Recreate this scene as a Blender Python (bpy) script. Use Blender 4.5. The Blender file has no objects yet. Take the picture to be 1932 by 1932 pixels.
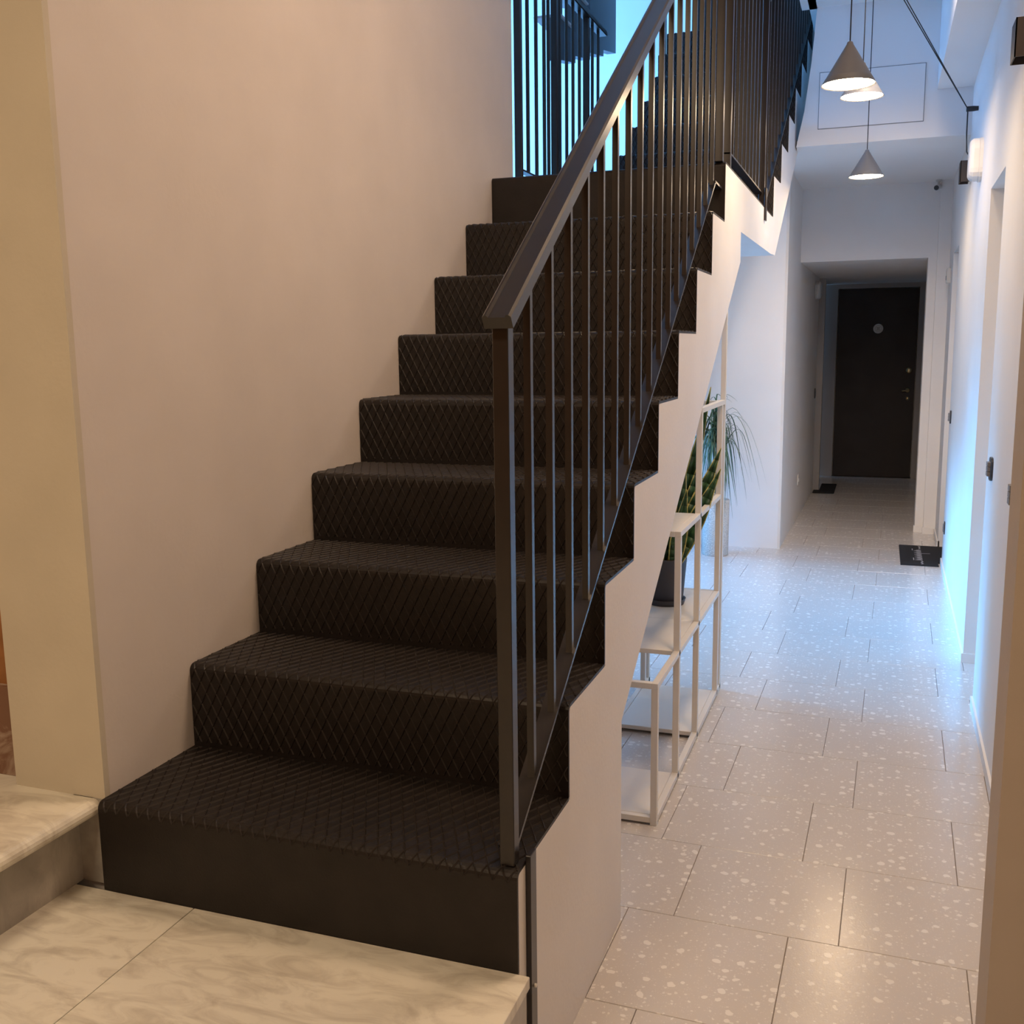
import bpy, math, random
from math import sin, cos, tan, pi, radians
from mathutils import Vector, Matrix

random.seed(7)
SC = bpy.context.scene
COL = SC.collection

# ------------------------------------------------------------------ camera
CAMLOC = Vector((1.53980, -1.63867, 1.15382))
YAW, PITCH, ROLL, FPX = -0.3444015, -0.1604263, -0.0121224, 1927.806
fwd = Vector((sin(YAW) * cos(PITCH), cos(YAW) * cos(PITCH), sin(PITCH)))
rt = Vector((cos(YAW), -sin(YAW), 0))
up = rt.cross(fwd)
R = cos(ROLL) * rt + sin(ROLL) * up
U = -sin(ROLL) * rt + cos(ROLL) * up
cam_data = bpy.data.cameras.new('camera')
cam_data.sensor_fit = 'HORIZONTAL'
cam_data.sensor_width = 36.0
cam_data.lens = FPX / 1932.0 * 36.0
cam_data.clip_start = 0.02
cam = bpy.data.objects.new('camera', cam_data)
cam.matrix_world = Matrix(((R.x, U.x, -fwd.x, CAMLOC.x), (R.y, U.y, -fwd.y, CAMLOC.y),
                           (R.z, U.z, -fwd.z, CAMLOC.z), (0, 0, 0, 1)))
COL.objects.link(cam)
SC.camera = cam

# ------------------------------------------------------------------ exposure, sky, daylight, hall light
SC.view_settings.view_transform = 'Standard'
SC.view_settings.look = 'None'
SC.view_settings.gamma = 1.0
SC.view_settings.use_curve_mapping = False
SC.view_settings.exposure = 0.30

world = bpy.data.worlds.new('sky')
SC.world = world
world.use_nodes = True
wn = world.node_tree.nodes['Background']
wn.inputs['Color'].default_value = (0.22, 0.55, 1.0, 1)
wn.inputs['Strength'].default_value = 1.2


def area(name, loc, target, sx, sy, power, color):
    l = bpy.data.lights.new(name, 'AREA')
    l.shape = 'RECTANGLE'
    l.size, l.size_y = sx, sy
    l.energy = power
    l.color = color
    o = bpy.data.objects.new(name, l)
    o.location = loc
    d = Vector(target) - Vector(loc)
    o.rotation_euler = d.to_track_quat('-Z', 'Y').to_euler()
    COL.objects.link(o)
    return o


DAY_LOW = 33.0
DAY_HIGH = 115.0
HALL = 31.0
HALL_BACK = 48.0
CORRIDOR_FILL = 17.0
LAMP = 60.0
# daylight entering through the tall stairwell window (x = -1.6): the low light
# is narrowed to a beam under the landing, the high one aimed at the well
low = area('daylight_low', (-1.85, 4.40, 0.78), (1.0, 4.12, -0.02), 2.5, 1.5, DAY_LOW, (0.10, 0.47, 1.0))
low.data.spread = radians(36)
high = area('daylight_high', (-2.15, 4.25, 2.85), (-0.55, 6.03, 2.75), 1.3, 2.0, DAY_HIGH, (0.13, 0.42, 1.0))
high.data.spread = radians(140)
# unseen ceiling lights of the entrance hall, and an added corridor fill
area('hall_light', (1.62, 0.95, 3.12), (1.45, 0.95, 0.0), 0.6, 0.6, HALL, (1.0, 0.69, 0.45))
cor = area('corridor_fill', (1.70, 3.10, 3.12), (1.32, 6.9, -0.35), 0.3, 0.8, CORRIDOR_FILL, (1.0, 0.78, 0.60))  # added fill with no lamp behind it, brightens the far end
cor.data.spread = radians(62)
area('hall_light_back', (0.4, -2.3, 3.12), (0.4, -2.3, 0.0), 0.7, 0.7, HALL_BACK, (1.0, 0.75, 0.50))


# ------------------------------------------------------------------ helpers: materials
def mat(name, color=(0.8, 0.8, 0.8), rough=0.5, metal=0.0, spec=0.5, noise=0.0, nscale=8.0, bump=0.0, bscale=60.0):
    m = bpy.data.materials.new(name)
    m.use_nodes = True
    nt = m.node_tree
    b = nt.nodes['Principled BSDF']
    b.inputs['Base Color'].default_value = (*color, 1)
    b.inputs['Roughness'].default_value = rough
    b.inputs['Metallic'].default_value = metal
    b.inputs['Specular IOR Level'].default_value = spec
    geo = nt.nodes.new('ShaderNodeNewGeometry')
    if noise > 0:
        n = nt.nodes.new('ShaderNodeTexNoise')
        n.inputs['Scale'].default_value = nscale
        n.inputs['Detail'].default_value = 6
        nt.links.new(geo.outputs['Position'], n.inputs['Vector'])
        r = nt.nodes.new('ShaderNodeValToRGB')
        r.color_ramp.elements[0].position = 0.3
        r.color_ramp.elements[1].position = 0.7
        r.color_ramp.elements[0].color = (*[max(0, c * (1 - noise)) for c in color], 1)
        r.color_ramp.elements[1].color = (*[min(1, c * (1 + noise)) for c in color], 1)
        nt.links.new(n.outputs['Fac'], r.inputs['Fac'])
        nt.links.new(r.outputs['Color'], b.inputs['Base Color'])
    if bump > 0:
        n2 = nt.nodes.new('ShaderNodeTexNoise')
        n2.inputs['Scale'].default_value = bscale
        n2.inputs['Detail'].default_value = 5
        nt.links.new(geo.outputs['Position'], n2.inputs['Vector'])
        bp = nt.nodes.new('ShaderNodeBump')
        bp.inputs['Strength'].default_value = bump
        bp.inputs['Distance'].default_value = 0.01
        nt.links.new(n2.outputs['Fac'], bp.inputs['Height'])
        nt.links.new(bp.outputs['Normal'], b.inputs['Normal'])
    return m


def emit(name, color, strength):
    m = bpy.data.materials.new(name)
    m.use_nodes = True
    b = m.node_tree.nodes['Principled BSDF']
    b.inputs['Base Color'].default_value = (0.8, 0.8, 0.8, 1)
    b.inputs['Emission Color'].default_value = (*color, 1)
    b.inputs['Emission Strength'].default_value = strength
    return m


def math_node(nt, op, a, b=None):
    n = nt.nodes.new('ShaderNodeMath')
    n.operation = op
    for i, v in enumerate((a, b)):
        if v is None:
            continue
        if isinstance(v, (int, float)):
            n.inputs[i].default_value = v
        else:
            nt.links.new(v, n.inputs[i])
    return n.outputs[0]


def terrazzo():
    m = bpy.data.materials.new('terrazzo')
    m.use_nodes = True
    nt = m.node_tree
    b = nt.nodes['Principled BSDF']
    geo = nt.nodes.new('ShaderNodeNewGeometry')
    oi = nt.nodes.new('ShaderNodeObjectInfo')
    off = math_node(nt, 'MULTIPLY', oi.outputs['Random'], 37.0)
    cx = nt.nodes.new('ShaderNodeCombineXYZ')
    nt.links.new(off, cx.inputs[0])
    nt.links.new(off, cx.inputs[1])
    add = nt.nodes.new('ShaderNodeVectorMath')
    nt.links.new(geo.outputs['Position'], add.inputs[0])
    nt.links.new(cx.outputs[0], add.inputs[1])
    dn = nt.nodes.new('ShaderNodeTexNoise')
    dn.inputs['Scale'].default_value = 45
    dn.inputs['Detail'].default_value = 2
    nt.links.new(add.outputs[0], dn.inputs['Vector'])
    ds = nt.nodes.new('ShaderNodeVectorMath')
    ds.operation = 'SCALE'
    ds.inputs['Scale'].default_value = 0.016
    nt.links.new(dn.outputs['Color'], ds.inputs[0])
    ad2 = nt.nodes.new('ShaderNodeVectorMath')
    nt.links.new(add.outputs[0], ad2.inputs[0])
    nt.links.new(ds.outputs[0], ad2.inputs[1])
    masks = []
    for scale, frac, rmax in ((34.0, 0.66, 0.40), (80.0, 0.76, 0.38), (160.0, 0.62, 0.4)):
        v = nt.nodes.new('ShaderNodeTexVoronoi')
        v.voronoi_dimensions = '2D'
        v.inputs['Scale'].default_value = scale
        nt.links.new(ad2.outputs[0], v.inputs['Vector'])
        sep = nt.nodes.new('ShaderNodeSeparateColor')
        nt.links.new(v.outputs['Color'], sep.inputs[0])
        rad = math_node(nt, 'MULTIPLY', math_node(nt, 'SUBTRACT', sep.outputs[0], frac), rmax / (1 - frac))
        edge = math_node(nt, 'SUBTRACT', rad, v.outputs['Distance'])
        mr = nt.nodes.new('ShaderNodeMapRange')
        mr.inputs['From Min'].default_value = 0.0
        mr.inputs['From Max'].default_value = 0.04
        nt.links.new(edge, mr.inputs['Value'])
        masks.append(mr.outputs[0])
    n2 = nt.nodes.new('ShaderNodeTexNoise')
    n2.inputs['Scale'].default_value = 3.0
    nt.links.new(geo.outputs['Position'], n2.inputs['Vector'])
    base = nt.nodes.new('ShaderNodeMix')
    base.data_type = 'RGBA'
    base.inputs[6].default_value = (0.61, 0.58, 0.56, 1)
    base.inputs[7].default_value = (0.67, 0.635, 0.61, 1)
    nt.links.new(n2.outputs['Fac'], base.inputs[0])
    cur = base.outputs[2]
    for k, col in zip((2, 1, 0), ((0.71, 0.68, 0.65, 1), (0.79, 0.77, 0.74, 1), (0.85, 0.83, 0.80, 1))):
        mx = nt.nodes.new('ShaderNodeMix')
        mx.data_type = 'RGBA'
        nt.links.new(cur, mx.inputs[6])
        mx.inputs[7].default_value = col
        nt.links.new(masks[k], mx.inputs[0])
        cur = mx.outputs[2]
    nt.links.new(cur, b.inputs['Base Color'])
    rn = nt.nodes.new('ShaderNodeTexNoise')
    rn.inputs['Scale'].default_value = 220
    nt.links.new(geo.outputs['Position'], rn.inputs['Vector'])
    bp = nt.nodes.new('ShaderNodeBump')
    bp.inputs['Strength'].default_value = 0.12
    bp.inputs['Distance'].default_value = 0.002
    nt.links.new(rn.outputs['Fac'], bp.inputs['Height'])
    nt.links.new(bp.outputs['Normal'], b.inputs['Normal'])
    b.inputs['Roughness'].default_value = 0.17
    return m


def marble(name, light, dark, scale=3.0, rough=0.35):
    m = bpy.data.materials.new(name)
    m.use_nodes = True
    nt = m.node_tree
    b = nt.nodes['Principled BSDF']
    geo = nt.nodes.new('ShaderNodeNewGeometry')
    oi = nt.nodes.new('ShaderNodeObjectInfo')
    off = math_node(nt, 'MULTIPLY', oi.outputs['Random'], 13.0)
    cx = nt.nodes.new('ShaderNodeCombineXYZ')
    nt.links.new(off, cx.inputs[0])
    nt.links.new(off, cx.inputs[2])
    add = nt.nodes.new('ShaderNodeVectorMath')
    nt.links.new(geo.outputs['Position'], add.inputs[0])
    nt.links.new(cx.outputs[0], add.inputs[1])
    mp = nt.nodes.new('ShaderNodeMapping')
    mp.inputs['Rotation'].default_value = (0, 0, radians(-38))
    mp.inputs['Scale'].default_value = (1.0, 3.0, 1.0)
    nt.links.new(add.outputs[0], mp.inputs['Vector'])
    n = nt.nodes.new('ShaderNodeTexNoise')
    n.inputs['Scale'].default_value = scale
    n.inputs['Detail'].default_value = 9
    n.inputs['Roughness'].default_value = 0.62
    n.inputs['Distortion'].default_value = 1.1
    nt.links.new(mp.outputs[0], n.inputs['Vector'])
    r = nt.nodes.new('ShaderNodeValToRGB')
    r.color_ramp.elements[0].position = 0.34
    r.color_ramp.elements[0].color = (*dark, 1)
    r.color_ramp.elements[1].position = 0.56
    r.color_ramp.elements[1].color = (*light, 1)
    nt.links.new(n.outputs['Fac'], r.inputs['Fac'])
    nt.links.new(r.outputs['Color'], b.inputs['Base Color'])
    b.inputs['Roughness'].default_value = rough
    return m


M = {}
M['wall'] = mat('white_wall_paint', (0.86, 0.845, 0.83), 0.72, spec=0.3, noise=0.02, nscale=3, bump=0.04, bscale=90)
M['wall_hall'] = mat('hall_plaster', (0.70, 0.65, 0.61), 0.78, spec=0.25, noise=0.035, nscale=4, bump=0.06, bscale=70)
M['wall_cream'] = mat('cream_plaster', (0.61, 0.56, 0.455), 0.78, spec=0.25, noise=0.04, nscale=5, bump=0.07, bscale=70)
M['tan'] = mat('dimmed_cream_paint', (0.52, 0.45, 0.38), 0.8, spec=0.2, noise=0.03, nscale=5)  # same cream paint darkened, the pier's weaker light put into the colour
M['ceiling'] = mat('ceiling_paint', (0.87, 0.86, 0.85), 0.8, spec=0.2)
M['stucco'] = mat('stair_plaster', (0.84, 0.815, 0.80), 0.75, spec=0.25, noise=0.02, nscale=5, bump=0.08, bscale=80)
M['terrazzo'] = terrazzo()
M['grout'] = mat('grout', (0.27, 0.235, 0.21), 0.9)
M['marble'] = marble('cream_marble', (0.80, 0.765, 0.66), (0.58, 0.535, 0.45), 6.5)
M['marble_grey'] = marble('grey_marble', (0.52, 0.49, 0.44), (0.34, 0.32, 0.29))
M['brown_marble'] = marble('brown_marble', (0.20, 0.10, 0.06), (0.55, 0.45, 0.36), 9.0)
M['rubber'] = mat('black_rubber', (0.0132, 0.0098, 0.0086), 0.45, spec=0.35, noise=0.25, nscale=14, bump=0.1, bscale=200)
M['ridge'] = mat('rubber_ridge', (0.027, 0.021, 0.018), 0.42, spec=0.45)
M['steel'] = mat('black_steel', (0.016, 0.0125, 0.0115), 0.30, metal=0.0, spec=0.5, noise=0.15, nscale=20)
M['steel'].node_tree.nodes['Principled BSDF'].inputs['IOR'].default_value = 1.55
M['dark_steel'] = mat('dark_painted_steel', (0.03, 0.032, 0.036), 0.4, spec=0.6)
M['white_metal'] = mat('cream_metal', (0.80, 0.765, 0.70), 0.42, spec=0.45)
M['shelf_panel'] = mat('cream_shelf_panel', (0.82, 0.78, 0.71), 0.4, spec=0.4)
M['pot'] = mat('charcoal_pot', (0.055, 0.055, 0.065), 0.6)
M['soil'] = mat('soil', (0.05, 0.03, 0.02), 0.95, noise=0.5, nscale=90)
M['planter'] = mat('speckled_concrete', (0.62, 0.60, 0.57), 0.8, noise=0.3, nscale=130, bump=0.3, bscale=130)
M['leaf'] = mat('dark_leaf', (0.035, 0.095, 0.035), 0.42, spec=0.5, noise=0.5, nscale=45)
M['leaf_edge'] = mat('yellow_leaf_margin', (0.55, 0.47, 0.13), 0.45)
M['thin_leaf'] = mat('grey_green_leaf', (0.085, 0.15, 0.085), 0.45, spec=0.4, noise=0.4, nscale=20)
M['bark'] = mat('bark', (0.16, 0.11, 0.07), 0.9, noise=0.4, nscale=60)
M['lamp_shade'] = mat('anthracite_lamp', (0.14, 0.145, 0.16), 0.5, spec=0.4)
M['lamp_glow'] = emit('lamp_diffuser', (1.0, 0.72, 0.43), LAMP)
M['cord'] = mat('black_cord', (0.02, 0.02, 0.022), 0.6)
M['white_plastic'] = mat('white_plastic', (0.66, 0.65, 0.63), 0.35)
M['dark_plastic'] = mat('black_plastic', (0.03, 0.03, 0.033), 0.35)
M['grey_plastic'] = mat('grey_plastic', (0.20, 0.20, 0.21), 0.35)
M['door'] = mat('dark_brown_door', (0.040, 0.032, 0.030), 0.5, spec=0.35, noise=0.15, nscale=4)
M['frame_grey'] = mat('grey_frame', (0.42, 0.40, 0.385), 0.55)
M['brass'] = mat('brass', (0.78, 0.58, 0.30), 0.28, metal=1.0)
M['mat_black'] = mat('black_mat', (0.012, 0.013, 0.017), 0.85, noise=0.3, nscale=300, bump=0.4, bscale=500)
M['mat_print'] = mat('grey_print', (0.42, 0.42, 0.45), 0.8)
M['wood'] = mat('orange_brown_wood', (0.32, 0.135, 0.04), 0.5, noise=0.3, nscale=12)
M['sign_white'] = mat('white_enamel', (0.82, 0.80, 0.74), 0.3)
M['sign_print'] = mat('sign_print', (0.35, 0.31, 0.24), 0.5)
M['seam'] = mat('shadow_gap', (0.22, 0.22, 0.22), 0.8)
gl = bpy.data.materials.new('window_glass')
gl.use_nodes = True
_nt = gl.node_tree
_nt.nodes.clear()
_o = _nt.nodes.new('ShaderNodeOutputMaterial')
_t = _nt.nodes.new('ShaderNodeBsdfTransparent')
_g = _nt.nodes.new('ShaderNodeBsdfGlossy')
_g.inputs['Roughness'].default_value = 0.03
_m = _nt.nodes.new('ShaderNodeMixShader')
_m.inputs[0].default_value = 0.07
_nt.links.new(_t.outputs[0], _m.inputs[1])
_nt.links.new(_g.outputs[0], _m.inputs[2])
_nt.links.new(_m.outputs[0], _o.inputs[0])
M['glass'] = gl


# ------------------------------------------------------------------ helpers: geometry
class MB:
    """collects faces for ONE mesh object"""

    def __init__(s):
        s.v, s.f, s.mi, s.sm = [], [], [], []

    def add(s, vs, fs, mi=0, smooth=False):
        o = len(s.v)
        s.v += [tuple(p) for p in vs]
        for f in fs:
            s.f.append([i + o for i in f])
            s.mi.append(mi)
            s.sm.append(smooth)

    def box(s, x0, x1, y0, y1, z0, z1, mi=0, c=0.0):
        if c > 0:
            s.cbox(x0, x1, y0, y1, z0, z1, c, mi)
            return
        vs = [(x0, y0, z0), (x1, y0, z0), (x1, y1, z0), (x0, y1, z0), (x0, y0, z1), (x1, y0, z1), (x1, y1, z1), (x0, y1, z1)]
        s.add(vs, [(3, 2, 1, 0), (4, 5, 6, 7), (0, 1, 5, 4), (1, 2, 6, 5), (2, 3, 7, 6), (3, 0, 4, 7)], mi)

    def cbox(s, x0, x1, y0, y1, z0, z1, c, mi=0):
        """box with chamfered vertical and top/bottom edges (octagon rings)"""
        def ring(i, z):
            return [(x0 + i + c, y0 + i, z), (x1 - i - c, y0 + i, z), (x1 - i, y0 + i + c, z), (x1 - i, y1 - i - c, z),
                    (x1 - i - c, y1 - i, z), (x0 + i + c, y1 - i, z), (x0 + i, y1 - i - c, z), (x0 + i, y0 + i + c, z)]
        rs = [ring(c, z0), ring(0, z0 + c), ring(0, z1 - c), ring(c, z1)]
        s.loft(rs, mi)

    def loft(s, rings, mi=0, cap0=True, cap1=True, smooth=False, closed=True):
        n = len(rings[0])
        vs = [p for r in rings for p in r]
        fs = []
        for k in range(len(rings) - 1):
            for i in range(n if closed else n - 1):
                j = (i + 1) % n
                fs.append((k * n + i, k * n + j, (k + 1) * n + j, (k + 1) * n + i))
        s.add(vs, fs, mi, smooth)
        o = len(s.v) - len(vs)
        if cap0:
            s.f.append([o + i for i in reversed(range(n))]); s.mi.append(mi); s.sm.append(False)
        if cap1:
            q = o + (len(rings) - 1) * n
            s.f.append([q + i for i in range(n)]); s.mi.append(mi); s.sm.append(False)

    def prism(s, poly, z0, z1, mi=0):
        s.loft([[(x, y, z0) for x, y in poly], [(x, y, z1) for x, y in poly]], mi)

    def yzprism(s, poly, xa, xb, mi=0):
        """poly in (y,z), counter-clockwise seen from +x; extruded in x. xa/xb number or function of y"""
        A = xa if callable(xa) else (lambda y: xa)
        B = xb if callable(xb) else (lambda y: xb)
        s.loft([[(A(y), y, z) for y, z in poly], [(B(y), y, z) for y, z in poly]], mi)

    def bar(s, p, q, w, h, side=Vector((1, 0, 0)), mi=0, trim=None):
        """rectangular bar p->q; w along `side`, h along the third axis"""
        p, q = Vector(p), Vector(q)
        d = (q - p).normalized()
        a = (side - d * side.dot(d)).normalized()
        b = d.cross(a)
        def ring(c):
            return [c - a * w / 2 - b * h / 2, c + a * w / 2 - b * h / 2, c + a * w / 2 + b * h / 2, c - a * w / 2 + b * h / 2]
        s.loft([ring(p), ring(q)], mi)

    def tube(s, pts, r, n=8, mi=0, caps=True):
        pts = [Vector(p) for p in pts]
        rings = []
        ref = Vector((0.31, 0.17, 0.93))
        for i, p in enumerate(pts):
            d = (pts[min(i + 1, len(pts) - 1)] - pts[max(i - 1, 0)]).normalized()
            a = d.cross(ref)
            if a.length < 1e-3:
                a = d.cross(Vector((1, 0, 0)))
            a.normalize()
            b = d.cross(a)
            rr = r[i] if isinstance(r, (list, tuple)) else r
            rings.append([p + (a * cos(2 * pi * k / n) + b * sin(2 * pi * k / n)) * rr for k in range(n)])
        s.loft(rings, mi, caps, caps, smooth=True)

    def lathe(s, prof, c, n=32, mi=0, axis='z', cap0=False, cap1=False, smooth=True):
        rings = []
        for r, h in prof:
            ring = []
            for k in range(n):
                t = 2 * pi * k / n
                if axis == 'z':
                    ring.append((c[0] + r * cos(t), c[1] + r * sin(t), c[2] + h))
                elif axis == 'y':
                    ring.append((c[0] + r * cos(t), c[1] + h, c[2] + r * sin(t)))
                else:
                    ring.append((c[0] + h, c[1] + r * cos(t), c[2] + r * sin(t)))
            rings.append(ring)
        s.loft(rings, mi, cap0, cap1, smooth)

    def build(s, name, m, parent=None, loc=(0, 0, 0), fix=True):
        me = bpy.data.meshes.new(name)
        L = Vector(loc)
        me.from_pydata([tuple(Vector(p) - L) for p in s.v], [], s.f)
        ms = m if isinstance(m, (list, tuple)) else [m]
        for x in ms:
            me.materials.append(x)
        me.polygons.foreach_set('material_index', s.mi)
        me.polygons.foreach_set('use_smooth', s.sm)
        me.update()
        if fix:
            import bmesh
            bm = bmesh.new()
            bm.from_mesh(me)
            bmesh.ops.recalc_face_normals(bm, faces=bm.faces)
            bm.to_mesh(me)
            bm.free()
        o = bpy.data.objects.new(name, me)
        COL.objects.link(o)
        if parent is not None:
            o.parent = parent
            pl = Vector((0, 0, 0))
            q = parent
            while q is not None:
                pl += q.location
                q = q.parent
            o.location = L - pl
        else:
            o.location = L
        return o


def tag(o, label=None, cat=None, group=None, kind=None):
    if label: o['label'] = label
    if cat: o['category'] = cat
    if group: o['group'] = group
    if kind: o['kind'] = kind
    return o


def thing(name, loc, label, cat, group=None):
    o = bpy.data.objects.new(name, None)
    o.location = loc
    o.empty_display_size = 0.1
    COL.objects.link(o)
    return tag(o, label, cat, group)


def struct(name, loc=(0, 0, 0)):
    o = bpy.data.objects.new(name, None)
    o.location = loc
    COL.objects.link(o)
    o['kind'] = 'structure'
    return o


def st(mb, name, m, loc=(0, 0, 0)):
    o = mb.build(name, m, None, loc)
    o['kind'] = 'structure'
    return o


def copy_part(src, parent, offset):
    """a copy sharing the mesh, moved by `offset` in the parent's space"""
    c = src.copy()
    COL.objects.link(c)
    c.parent = parent
    c.location = src.location + Vector(offset)
    return c


# ------------------------------------------------------------------ measured dimensions
ZF = -0.35                    # terrazzo corridor floor (the marble hall floor is z = 0)
W = 0.953                     # width of the stairs
SZ = [0.0, 0.2017, 0.4071, 0.6033, 0.7984, 0.9951, 1.1955, 1.4058, 1.6233, 1.8400]
SY = [0.0, 0.3341, 0.6342, 0.9341, 1.2385, 1.5325, 1.8463, 2.1586, 2.4528]
NS = 9
LZ = SZ[9]                    # landing height
F2Y, F2G, F2R, F2K = 4.27, 0.298, 0.216, 0.03    # second flight: first riser, going, rise, skew
F2N = 7
CEIL = 3.15
HIGH = 4.6


def rw(y):                    # face of the right-hand corridor wall
    return 1.932 + 0.0102 * y


# ------------------------------------------------------------------ setting: floors
def clip(poly, f):
    out = []
    for i in range(len(poly)):
        a, b = poly[i], poly[(i + 1) % len(poly)]
        fa, fb = f(a), f(b)
        if fa >= 0: out.append(a)
        if fa * fb < 0:
            t = fa / (fa - fb)
            out.append((a[0] + (b[0] - a[0]) * t, a[1] + (b[1] - a[1]) * t))
    return out


DY = 0.016763
floor = MB()
floor.box(-1.8, 2.7, -4.0, 10.7, ZF - 0.06, ZF - 0.0035)
floor = st(floor, 'floor', M['grout'], (0.5, 3, ZF))
TP, TW, TA, TB, TY0 = 0.41272, 0.41999, 1.06793, 1.36471, 0.89111
for r in range(-7, 24):
    base = TA if r % 2 == 0 else TB
    for k in range(-7, 5):
        X0, X1 = base + k * TW + 0.0009, base + (k + 1) * TW - 0.0009
        Y0, Y1 = TY0 + r * TP + 0.0009, TY0 + (r + 1) * TP - 0.0009
        poly = [(X * cos(DY) + Y * sin(DY), -X * sin(DY) + Y * cos(DY)) for X, Y in ((X0, Y0), (X1, Y0), (X1, Y1), (X0, Y1))]
        cx = sum(p[0] for p in poly) / 4
        cy = sum(p[1] for p in poly) / 4
        lim_l = 0.94 if cy < 0.55 else (-0.02 if cy < 2.7 else (-1.62 if cy < 6.25 else 0.86))
        lim_r = 2.55 if cy < 0.3 else (2.3 if (2.6 < cy < 3.7 or 5.5 < cy < 6.8) else rw(cy) + 0.03)
        if cy > 7.2: lim_r = 2.0
        for f in (lambda p: p[0] - lim_l, lambda p: lim_r - p[0], lambda p: 10.5 - p[1]):
            poly = clip(poly, f)
            if len(poly) < 3: break
        if len(poly) < 3: continue
        xs = [p[0] for p in poly]; ys = [p[1] for p in poly]
        if max(xs) - min(xs) < 0.004 or max(ys) - min(ys) < 0.004: continue
        mx, my = sum(xs) / len(xs), sum(ys) / len(ys)
        ins = [(mx + (x - mx) * 0.996, my + (y - my) * 0.996) for x, y in poly]
        mb = MB()
        mb.loft([[(x, y, ZF - 0.006) for x, y in poly], [(x, y, ZF - 0.0012) for x, y in poly], [(x, y, ZF) for x, y in ins]], cap0=False)
        mb.build('tile', M['terrazzo'], floor, (mx, my, ZF))

hall_floor = MB()
hall_floor.box(-2.0, 0.968, -4.0, 0.0, ZF, -0.024)
hall_floor = st(hall_floor, 'floor.001', M['marble_grey'], (-0.5, -2, 0))
for x0, x1 in ((-2.0, -0.70), (-0.698, 0.2320), (0.2340, 0.976)):
    for y0, y1 in ((-4.0, -2.272), (-2.27, -0.0)):
        mb = MB()
        mb.cbox(x0, x1, y0, y1, -0.024, 0.0, 0.0012)
        mb.build('slab', M['marble'], hall_floor, ((x0 + x1) / 2, (y0 + y1) / 2, 0))

# raised marble step on the left
ms = thing('marble_step', (-1.0, -0.9, 0), 'worn cream marble step with rounded nosing left of the black stairs', 'step')
mb = MB()
mb.box(-2.0, -0.075, -2.0, 0.03, 0.0, 0.160)
mb.build('riser', M['marble_grey'], ms, (-1, -0.9, 0))
mb = MB()
prof = [(-2.0, 0.160), (-0.045, 0.160)]
for k in range(9):
    t = -pi / 2 + pi * k / 8
    prof.append((-0.030 + 0.019 * cos(t), 0.1785 + 0.0185 * sin(t)))
prof += [(-2.0, 0.197)]
mb.loft([[(x, -2.0, z) for x, z in prof], [(x, 0.03, z) for x, z in prof]])
mb.box(-2.0, -0.246, 0.03, 0.0595, 0.0, 0.197)
mb.build('tread', M['marble'], ms, (-1, -0.9, 0.18))

# ------------------------------------------------------------------ setting: walls
mb = MB()   # the big wall the stairs run along, with its cream end face towards the hall
mb.prism([(0, 0.032), (0, 2.72), (-1.75, 2.72), (-1.75, 0.32), (-0.243, 0.32), (-0.243, 0.036)], ZF, CEIL)
mb.box(-0.12, 0.0, 2.72, 2.90, ZF, 1.63)
st(mb, 'wall_left', M['wall_hall'], (-0.5, 1.4, 0))
mb = MB()
mb.box(-0.245, 0.0006, 0.024, 0.040, 0.197, CEIL)
st(mb, 'wall_pier', M['wall_cream'], (-0.12, 0.03, 0.2))
mb = MB()
mb.box(-0.085, 0.0, 0.022, 0.05, 0.0, 0.197)
st(mb, 'trim_1', mat('grey_cement', (0.36, 0.34, 0.31), 0.85, noise=0.15, nscale=30), (0, 0.03, 0.1))
mb = MB()   # brown recess at the far left: wooden door over a marble plinth
mb.box(-1.6, -0.245, 0.075, 0.318, 0.41, CEIL)
d3 = st(mb, 'door_3', M['wood'], (-0.6, 0.31, 1.5))
mb = MB()
mb.box(-1.6, -0.245, 0.060, 0.318, 0.197, 0.41)
mb.build('plinth', M['brown_marble'], d3, (-0.6, 0.3, 0.35))
mb = MB()   # top of reveal
mb.box(-2.0, -1.6, 0.03, 0.32, 0.197, CEIL)
st(mb, 'wall_left.001', M['wall_cream'], (-1.8, 0.2, 1.5))

mb = MB(); mb.box(-2.12, -2.0, -4.1, 0.05, ZF, CEIL + .05); st(mb, 'wall_hall_left', M['wall_cream'], (-2.06, -2, 1.4))
mb = MB(); mb.box(-2.12, 2.72, -4.12, -4.0, ZF, CEIL + .05); st(mb, 'wall_hall_back', M['wood'], (0.3, -4.06, 1.4))  # unseen wall, dark finish chosen to dim reflections in the black steel
mb = MB(); mb.box(2.6, 2.72, -4.0, 0.47, ZF, CEIL + .05); st(mb, 'wall_hall_right', M['wall_hall'], (2.66, -2, 1.4))
mb = MB(); mb.box(1.796, 2.72, 0.44, 0.60, ZF, CEIL + .05); st(mb, 'wall_near_pier', M['tan'], (2.2, 0.5, 1.4))

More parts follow.
